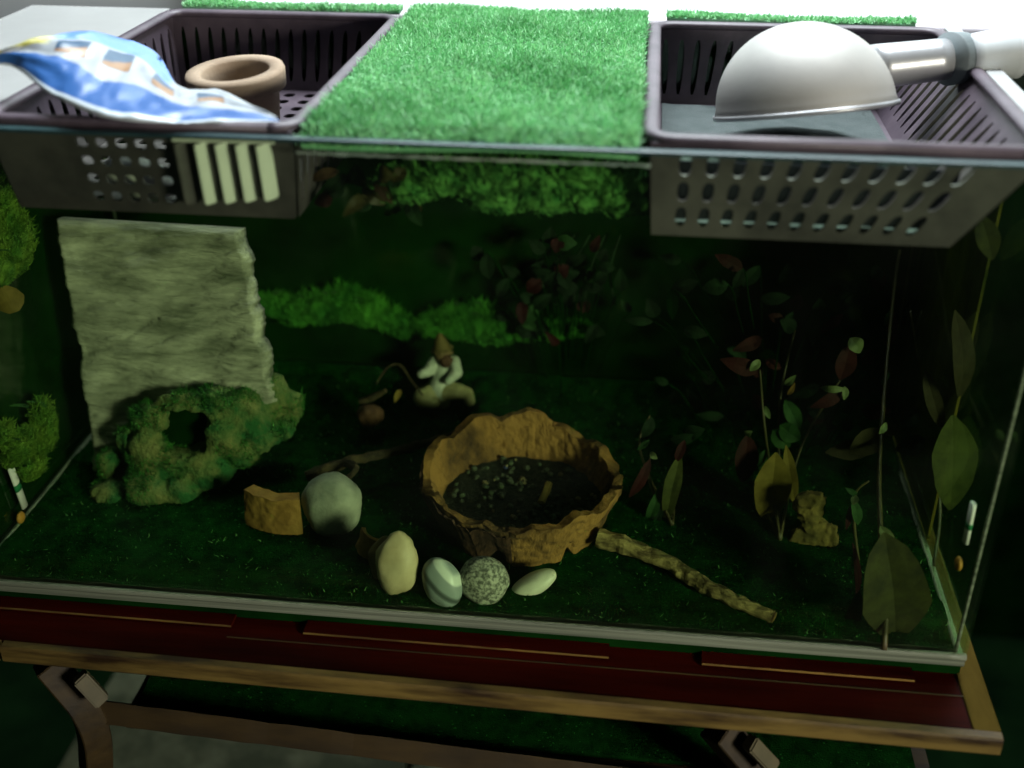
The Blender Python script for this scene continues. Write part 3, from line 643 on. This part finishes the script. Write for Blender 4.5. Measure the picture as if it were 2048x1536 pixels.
# handle-like lug at the right of the bowl where the twig rests
sc = P(530, 1064, z=.005)
shell('clay_shard', sc+Vector((.012,.0440,.0)), .046, .0445, PI*1.30, PI*1.595, .0005, lambda a: .0265+.0012*noise.noise(Vector((a*4,0,0))), .009, CLAY, n=40, mz=12, amp=.0010, seed=5)
tag(bpy.data.objects['clay_shard'], 'curved orange brown clay shard standing left of the large grey stone', 'clay shard')
sc = P(742, 1108, z=.006)
o = shell('clay_fragment', sc+Vector((0,.006,0)), .012, .012, PI*1.1, PI*1.75, 0, .016, .003, CLAY, n=20, mz=6, amp=.001, seed=9, M_=Matrix.Rotation(.35, 3, 'Y'))
tag(o, 'small orange clay fragment tucked behind the tan and brown stones', 'clay shard')

# twigs
pts = [P(1196,1074,z=.018), P(1270,1098,z=.015), P(1340,1128,z=.012), P(1400,1165,z=.010), P(1470,1200,z=.009), P(1545,1234,z=.007)]
bm = bmesh.new(); tube(bm, spline(pts, 60), lambda t: .0058-.0018*t+.0003*math.sin(t*11+1), n=18, rough=.30)
R = thing('twig', 'thick brown bark covered twig lying from the broken bowl toward the front', 'twig', pts[-1]); obj('bark', bm, BARK, R)
e = (pts[-1]-pts[-2]).normalized(); bm = bmesh.new(); tube(bm, [pts[-1]-e*.0002, pts[-1]+e*.0012], .0033, n=14, rough=.2); obj('cut_end', bm, WOODO, R)
pts = [P(612,952,y=.110), P(690,925,y=.12), P(780,905,y=.135), P(900,872,y=.15), P(985,842,y=.165)]
bm = bmesh.new(); tube(bm, spline(pts, 40), lambda t: .0040-.0015*t, n=10, rough=.5)
tube(bm, spline([P(690,925,y=.12), P(712,938,y=.105), P(690,960,y=.10)], 12), lambda t: .0030-.0012*t, n=8, rough=.4)
tag(obj('branch', bm, DBARK), 'thin dark branch lying behind the grey stone and the bowl', 'branch')

# ------------------------------------------------------------------ figurine
gx, gy = .2545, .235; fz = P(885, 806, y=gy).z
def fp(u, v, dy=0): return P(u, v, y=gy+dy)
R = thing('figurine', 'small seated figurine in white robe with brown pointed hat', 'figurine', fp(885, 806))
bm = bmesh.new()
def limb(pts, rs):
    for (a, ra), (b, rb) in zip(zip(pts, rs), list(zip(pts, rs))[1:]):
        for i in range(6):
            t = i/5; r = ra+(rb-ra)*t; blob(bm, a.lerp(b, t), (r, r, r), sub=2)
limb([fp(888,730,.002), fp(886,750,.0), fp(880,778,-.003)], [.0075,.0085,.0100])      # torso to hips
limb([fp(908,722), fp(914,745,-.006), fp(896,762,-.012)], [.0048,.0045,.0032])           # right sleeve
limb([fp(868,724), fp(856,742,-.006), fp(842,748,-.010)], [.0048,.0045,.0034])
obj('robe', remeshed(bm, .0008, None, 3), mat('robe_white', (.26,.29,.23), (.48,.50,.42), 120, .8, .4), R, True)
bm = bmesh.new()
limb([fp(872,782,-.004), fp(846,795,-.010), fp(868,806,-.014)], [.0085,.0078,.0050])
limb([fp(890,780,-.004), fp(915,782,-.008), fp(935,786,-.008), fp(940,802,-.008)], [.0085,.0064,.0046,.0040])
limb([fp(850,800,-.006), fp(885,804,-.006)], [.006,.006])
o = obj('legs', remeshed(bm, .0008, None, 3), mat('robe_tan', (.22,.20,.09), (.34,.32,.17), 100, .85, .4), R, True)
bm = bmesh.new(); blob(bm, fp(884,705,-.001), (.0062,.0064,.0072), sub=3); blob(bm, fp(883,707,-.0075), (.0011,.0014,.0014), sub=2)
for s in (-1,1): blob(bm, fp(884+s*20,705,0), (.001,.0014,.0018), sub=2)
blob(bm, fp(885,717,0), (.0036,.0036,.005), sub=2)
o = obj('head', remeshed(bm, .0006, None, 2), mat('figurine_skin', (.13,.08,.035), (.18,.12,.05), 80, .7, .1), R, True)
bm = bmesh.new()
for s in (-1,1): blob(bm, fp(884+s*8,702,-.0062), (.0009,.0006,.0007), sub=1)
obj('eyes', bm, CLAYD, o)
bm = bmesh.new(); blob(bm, fp(892,722,-.006), (.0050,.0028,.0052), amp=.3, sub=3); obj('beard', bm, CLAYD, R, True)
hc = fp(884, 698, 0); bm = bmesh.new(); lathe(bm, [(.0085,0),(.0072,.0012),(.0060,.0030),(.0048,.0075),(.0026,.0115),(.0001,.0135)], 24, Matrix.Translation(hc) @ Matrix.Rotation(-.12, 4, 'Y')); obj('hat', bm, mat('hat_brown', (.07,.05,.012), (.12,.085,.02), 90, .8, .3), R, True)

# small ornaments left of the figurine
stone('stone', P(740,830,y=.190), (.0098,.0090,.0085), (0,0,0), mat('reddish_stone', (.05,.022,.010), (.09,.04,.015), 120, .8, .5), 'small round reddish brown stone below the thin twigs at the back', amp=.2, seed=21, group='stones lying on the tank floor')
bm = bmesh.new(); tube(bm, spline([P(752,768,y=.21), P(775,735,y=.215), P(800,730,y=.22), P(822,760,y=.22), P(845,790,y=.21)], 24), .0007, n=6, rough=.6)
tube(bm, spline([P(722,805,y=.20), P(745,795,y=.20), P(772,782,y=.20)], 12), lambda t: .0030-.001*t, n=8, rough=.6)
tag(obj('branch', bm, DBARK), 'thin bent twigs lying above the small reddish stone', 'branch')
tag(obj('dry_leaf', leaf_bm(P(802,778,y=.20), P(789,806,y=.19), .0045), LY), 'tiny dry yellow leaf beside the thin bent twigs', 'leaf')

# ------------------------------------------------------------------ moss
def frond(p, L, m, R):
    bm = bmesh.new(); d = Vector((random.uniform(-.6,.6), -.3, 1)).normalized(); pts = spline([p, p+d*L*.5, p+d*L+Vector((random.uniform(-.5,.5)*L, -.2*L, -.25*L))], 9); tube(bm, pts, .00035, n=4)
    for i in range(1, 9):
        for s in (-1, 1):
            q = pts[i]; t = q+Vector((s*.0028*(1.2-i/9), -.001, .0014)); w_ = Vector((0,0,.0006))
            bm.faces.new([bm.verts.new(x) for x in (q-w_, q+w_, t)])
    return obj('frond', bm, m, R)
def mossthing(name, blobs, n, h, wd, m, label, spread=1.2, core=True, cat='moss', **k):
    R = thing(name, label, cat, blobs[0][0], **k); V, Fc = clump(blobs, n, h, wd, spread)
    o = np_mesh('tufts', V, Fc, m, R); o['kind'] = 'stuff'
    if core:
        bm = bmesh.new()
        for i, (c, r, _) in enumerate(blobs): blob(bm, c, tuple(q*.82 for q in r), amp=.5, fr=2.5, seed=i)
        obj('clump', bm, m[0] if isinstance(m, (list, tuple)) else m, R, True)
    for i in range(26):
        c, r, _ = random.choice(blobs); frond(Vector(c)+Vector((random.uniform(-1,1)*r[0], -.2*r[1], random.uniform(0,.9)*r[2])), random.uniform(.008,.017), random.choice((LG, m[0] if isinstance(m, (list, tuple)) else m)), R)
    return R
rid = [(545,615,40,24),(590,625,40,32),(640,620,44,34),(690,612,46,38),(735,625,40,36),(780,645,36,26),(820,665,40,20),(870,655,36,22),(915,650,44,36),(960,650,46,44),(1000,660,40,36),(1050,665,36,22),(1100,668,44,18),(1150,662,40,14)]
bl = [(P(u, v, y=.262), (a*.9/2700, .006, b*.9/2700), a*b) for u, v, a, b in rid]
mossthing('moss_ridge', [(c_, (r_[0]*1.15, r_[1], r_[2]*1.2), w_) for c_, r_, w_ in bl], 24000, .0085, .0008, mat('ridge_moss', (.02,.16,.012), (.08,.34,.03), 45, .95, .6, 600), 'band of green moss stretched along the back wall above the figurine')
mossthing('moss_clump', [(P(28,490,x=.012), (.006,.024,.020), 3), (P(8,410,x=.012), (.006,.025,.022), 3), (P(0,540,x=.012), (.006,.02,.012), 1), (P(30,350,x=.013), (.006,.015,.012), 1)], 14000, .0042, .0009, MOSSB, 'bright green moss high in the left end of the tank')
mossthing('moss_clump', [(P(88,850,x=.014), (.006,.012,.020), 3), (P(40,895,x=.013), (.006,.020,.010), 3), (P(66,930,x=.014), (.006,.014,.010), 2), (P(0,872,x=.012), (.006,.015,.006), 1)], 14000, .0042, .0009, MOSSB, 'bright green moss low in the left corner above the thermometer')
tag(obj('dry_leaf', leaf_bm(P(48,590,y=.09), P(-10,615,y=.08), .018, curl=.25), LY), 'curled yellow brown leaf under the high left moss', 'leaf')
bl = [(P(u, v, y=.040), (.020,.012,.0095), 1) for u, v in ((820,372),(890,356),(960,362),(1030,350),(1100,360),(1170,352),(1240,365),(1000,392),(1090,392),(1180,390),(1250,398))]
mossthing('hanging_moss', bl, 13000, .006, .0011, [mat('hang_moss', (.02,.13,.02), (.12,.32,.07), 150, .9, .5, 600)], 'loose green moss hanging inside below the front edge of the grass mat')
R = thing('dried_leaves', 'dried brown leaves hanging beside the moss under the tank rim', 'leaves', P(740,380,y=.05))
for k in range(22):
    u, v = random.uniform(620,860), random.uniform(335,410); a = P(u, v, y=random.uniform(.03,.07)); d = Vector((random.uniform(-1,1), random.uniform(-.6,.2), random.uniform(-1,.5))).normalized()*random.uniform(.010,.018)
    obj('leaf', leaf_bm(a, a+d, random.uniform(.006,.010), curl=.3), random.choice((LD, LD, STEM, LR, LG, CLAYD)), R)

# ------------------------------------------------------------------ plants at the right
def plant(label, root, tops, leaves, name='plastic_plant', sr=.0012):
    R = thing(name, label, 'plant', root, 'plastic plants in the right half')
    for tp_ in tops: bm = bmesh.new(); tube(bm, spline([root]+list(tp_), 18), lambda t: sr*(1-.5*t), n=6, rough=.3); obj('stem', bm, STEM, R, True)
    for b, t_, wd, m, cr in leaves: obj('leaf', leaf_bm(b, t_, wd, curl=cr, nrm=(random.uniform(-.3,.3), -1, .4)), m, R)
LOD = leafmat('dim_olive_leaf', (.022, .026, .005), (.060, .065, .012), .8); LSD = leafmat('dim_brown_leaf', (.03, .024, .008), (.06, .05, .018), .8)
def LF(u0, v0, u1, v1, y, wpx, m, cr=.12, dy=-.004):
    a = P(u0, v0, y=y); return (a, P(u1, v1, y=y+dy), wpx*(a-CAM).length/F, m, cr)
plant('slim plant with one drooping green leaf and dark red leaves beside the bowl', P(1345,1050,z=.005),
      [(P(1350,980,y=.125), P(1365,905,y=.125)), (P(1300,970,y=.125), P(1300,915,y=.13)), (P(1280,900,y=.14), P(1300,830,y=.15))],
      [LF(1362,905,1332,1045,.118,34,LO), LF(1300,918,1258,995,.122,24,LR), LF(1326,968,1290,1060,.118,22,LG), LF(1300,905,1315,918,.12,14,LP), LF(1370,880,1352,925,.12,18,LR),
       LF(1305,835,1285,875,.15,24,LD), LF(1300,880,1275,900,.14,12,LG), LF(1370,868,1410,858,.15,30,LD), LF(1330,1000,1300,1080,.115,18,LD), LF(1340,880,1400,872,.15,22,LD)])
plant('dark bushy plant with a broad yellow brown leaf at its centre', P(1560,1080,z=.005),
      [(P(1558,960,y=.15), P(1560,800,y=.17), P(1590,660,y=.19)), (P(1500,950,y=.15), P(1490,880,y=.15)), (P(1530,860,y=.16), P(1520,740,y=.17)), (P(1600,900,y=.15), P(1680,760,y=.17))],
      [LF(1552,905,1530,1040,.124,72,LY,.10), LF(1572,890,1590,1010,.130,26,LY), LF(1495,868,1485,965,.14,46,LR), LF(1490,868,1505,862,.14,14,LP), LF(1515,742,1440,718,.16,34,LR,.2),
       LF(1520,720,1500,742,.155,18,LP), LF(1700,676,1720,706,.15,30,LP,.3), LF(1700,690,1680,760,.155,40,LR), LF(1690,775,1620,815,.15,26,LR,.2), LF(1640,775,1695,778,.148,14,LP,.3), LF(1690,772,1688,800,.146,14,LP),
       LF(1570,770,1592,750,.16,14,LP), LF(1575,790,1590,765,.16,10,CLAY), LF(1530,812,1540,838,.15,12,LP), LF(1560,850,1600,880,.16,40,LG), LF(1570,800,1600,860,.165,30,LG), LF(1545,860,1580,895,.16,36,LG),
       LF(1530,900,1520,940,.15,26,LG), LF(1570,1020,1585,1085,.13,30,LD), LF(1590,660,1560,640,.19,30,LD)])
# brown lobed shape (fallen cork piece)
bm = bmesh.new()
for k, (u, v, r) in enumerate(((1602,1012,.0052),(1655,1060,.0058),(1612,1092,.0070),(1608,1000,.0055),(1625,1003,.0080),(1622,1030,.0078),(1628,1058,.0095),(1615,1082,.0115),(1640,1078,.0105),(1662,1086,.0048),(1618,1104,.0060))):
    blob(bm, P(u, v, y=.098), (r, .0045, r), amp=.45, fr=2.6, seed=k)
me = remeshed(bm, .0009, None, 2); roughen(me, .0008, 300, 1); tag(obj('cork_piece', me, mat('cork', (.07,.052,.014), (.19,.13,.035), 70, .95, .8), smooth=True), 'flat lobed brown cork piece standing at the foot of the dark bushy plant', 'cork')
plant('small green sprig in front of the right end of the tank', P(1716,1120,z=.005), [(P(1708,1040,y=.085), P(1712,985,y=.085), P(1738,962,y=.085))],
      [LF(1706,1000,1716,1050,.085,22,LG), LF(1714,992,1690,975,.085,12,LG), LF(1712,990,1706,1010,.083,16,LP), LF(1700,1010,1692,1060,.088,12,LR)])
root = P(1768,1300,z=.005)
plant('tall vine against the right pane ending in a big olive leaf', root,
      [(P(1772,1200,y=.02), P(1762,1075,y=.045), P(1758,960,y=.09), P(1764,840,y=.14), P(1776,700,y=.2), P(1790,560,y=.24), P(1800,500,y=.255))],
      [LF(1768,1065,1790,1285,.022,128,LOD,.10), LF(1762,1050,1768,1300,.035,34,LD), LF(1786,620,1780,695,.225,20,LR,.05), LF(1786,620,1768,650,.23,14,LG), LF(1778,745,1762,770,.2,10,LG),
       LF(1766,860,1700,905,.13,50,LSD,.1), LF(1750,890,1650,905,.14,40,LSD,.1), LF(1762,850,1800,865,.13,26,LSD), LF(1772,845,1758,868,.12,14,LP), LF(1760,1052,1790,1090,.03,22,LP), LF(1706,1085,1712,1200,.05,14,LR), LF(1720,1180,1690,1280,.03,30,LD)], sr=.0018)
plant('dim olive leaves standing in for reflections in the right pane behind the thermometer', P(1868,1130,z=.005),
      [(P(1880,1000,y=.15), P(1850,800,y=.2), P(1820,620,y=.23))],
      [LF(1905,830,1900,1020,.10,86,LO,.05), LF(1850,740,1885,860,.13,30,LSD), LF(1910,620,1918,800,.12,44,LSD), LF(1850,880,1790,900,.16,40,LD), LF(1840,820,1800,850,.18,40,LD), LF(1960,430,1985,520,.09,44,LOD)])  # leaves added in place of reflections seen in the right pane
R = thing('plastic_plant', 'dark trailing plant fixed high on the back wall right of centre', 'plant', P(1150,480,y=.255), 'plastic plants in the right half')
HX = 1130; BR_ = bmesh.new()
for k in range(46):
    u, v = random.gauss(1130,75), random.gauss(560,50); a = P(u, v, y=random.uniform(.235,.26)); an = random.uniform(0, 2*PI); hub = P(u+(HX-u)*.25, v+55, y=a.y+.004); tube(BR_, spline([a, a.lerp(hub, .5)+Vector((0,0,.004)), hub, P(u+(HX-u)*.5, v+120, y=a.y+.008)], 9), .0005, n=4)
    obj('leaf', leaf_bm(a, a+Vector((math.cos(an), random.uniform(-.5,.1), math.sin(an)))*random.uniform(.010,.020), random.uniform(.006,.012), curl=.15), random.choice((LD,LD,LD,LG,LD,LR)), R)
obj('branches', BR_, BACK, R, True)
for k in range(4): bm = bmesh.new(); tube(bm, spline([P(1150+30*k,470,y=.262), P(1100+40*k,540,y=.258), P(1050+60*k,610,y=.258)], 14), .0008, n=5); obj('stem', bm, LD, R)
R = thing('plastic_plant', 'dark leafy plant spreading in the shade below the right basket', 'plant', P(1500,500,y=.22), 'plastic plants in the right half')
HX = 1530; BR_ = bmesh.new()
for k in range(70):
    u, v = random.uniform(1300,1760), random.uniform(520,880); a = P(u, v, y=random.uniform(.19,.26)); an = random.uniform(0, 2*PI); hub = P(u+(HX-u)*.25, v+55, y=a.y+.004); tube(BR_, spline([a, a.lerp(hub, .5)+Vector((0,0,.004)), hub, P(u+(HX-u)*.5, v+120, y=a.y+.008)], 9), .0005, n=4)
    obj('leaf', leaf_bm(a, a+Vector((math.cos(an), random.uniform(-.5,.1), math.sin(an)))*random.uniform(.010,.022), random.uniform(.006,.012), curl=.15), random.choice((LD,LD,LD,LD,BACK,LR)), R)

obj('branches', BR_, BACK, R, True)
# ------------------------------------------------------------------ thermometers
def thermo(a, b, c, x, label, dim=False):
    R = thing('thermometer', label, 'thermometer', a, 'small stick thermometers on the end panes')
    s = 1 if x < .3 else -1; dv = (b-a)
    def seg(p, q, w_, m, n, off): 
        bm = bmesh.new(); tube(bm, [p, p.lerp(q, .5), q], w_, n=12, sx=.5, sy=1) ; return obj(n, bm, m, R, True)
    off = Vector((s*.004, 0, 0)); a, b, c = a+off, b+off, c+off
    seg(a, b, .0032, WHITEP, 'body', 0); seg(a.lerp(b, .48), a.lerp(b, .62), .0034, mat('band_green', (.01,.16,.06)), 'band', 0)
    bm = bmesh.new(); blob(bm, c, (.002, .0042, .0042)); obj('bulb', bm, mat('orange_bulb', (.38,.16,.02), (.45,.22,.04), 50, .5, .1), R, True)
thermo(P(5,922,x=.004), P(38,1012,x=.004), P(30,1034,x=.004), 0, 'white stick thermometer with a green band and orange bulb on the left pane')
thermo(P(1962,1008,x=.592), P(1946,1085,x=.592), P(1932,1128,x=.592), .6, 'white stick thermometer on the right pane low near the front corner')
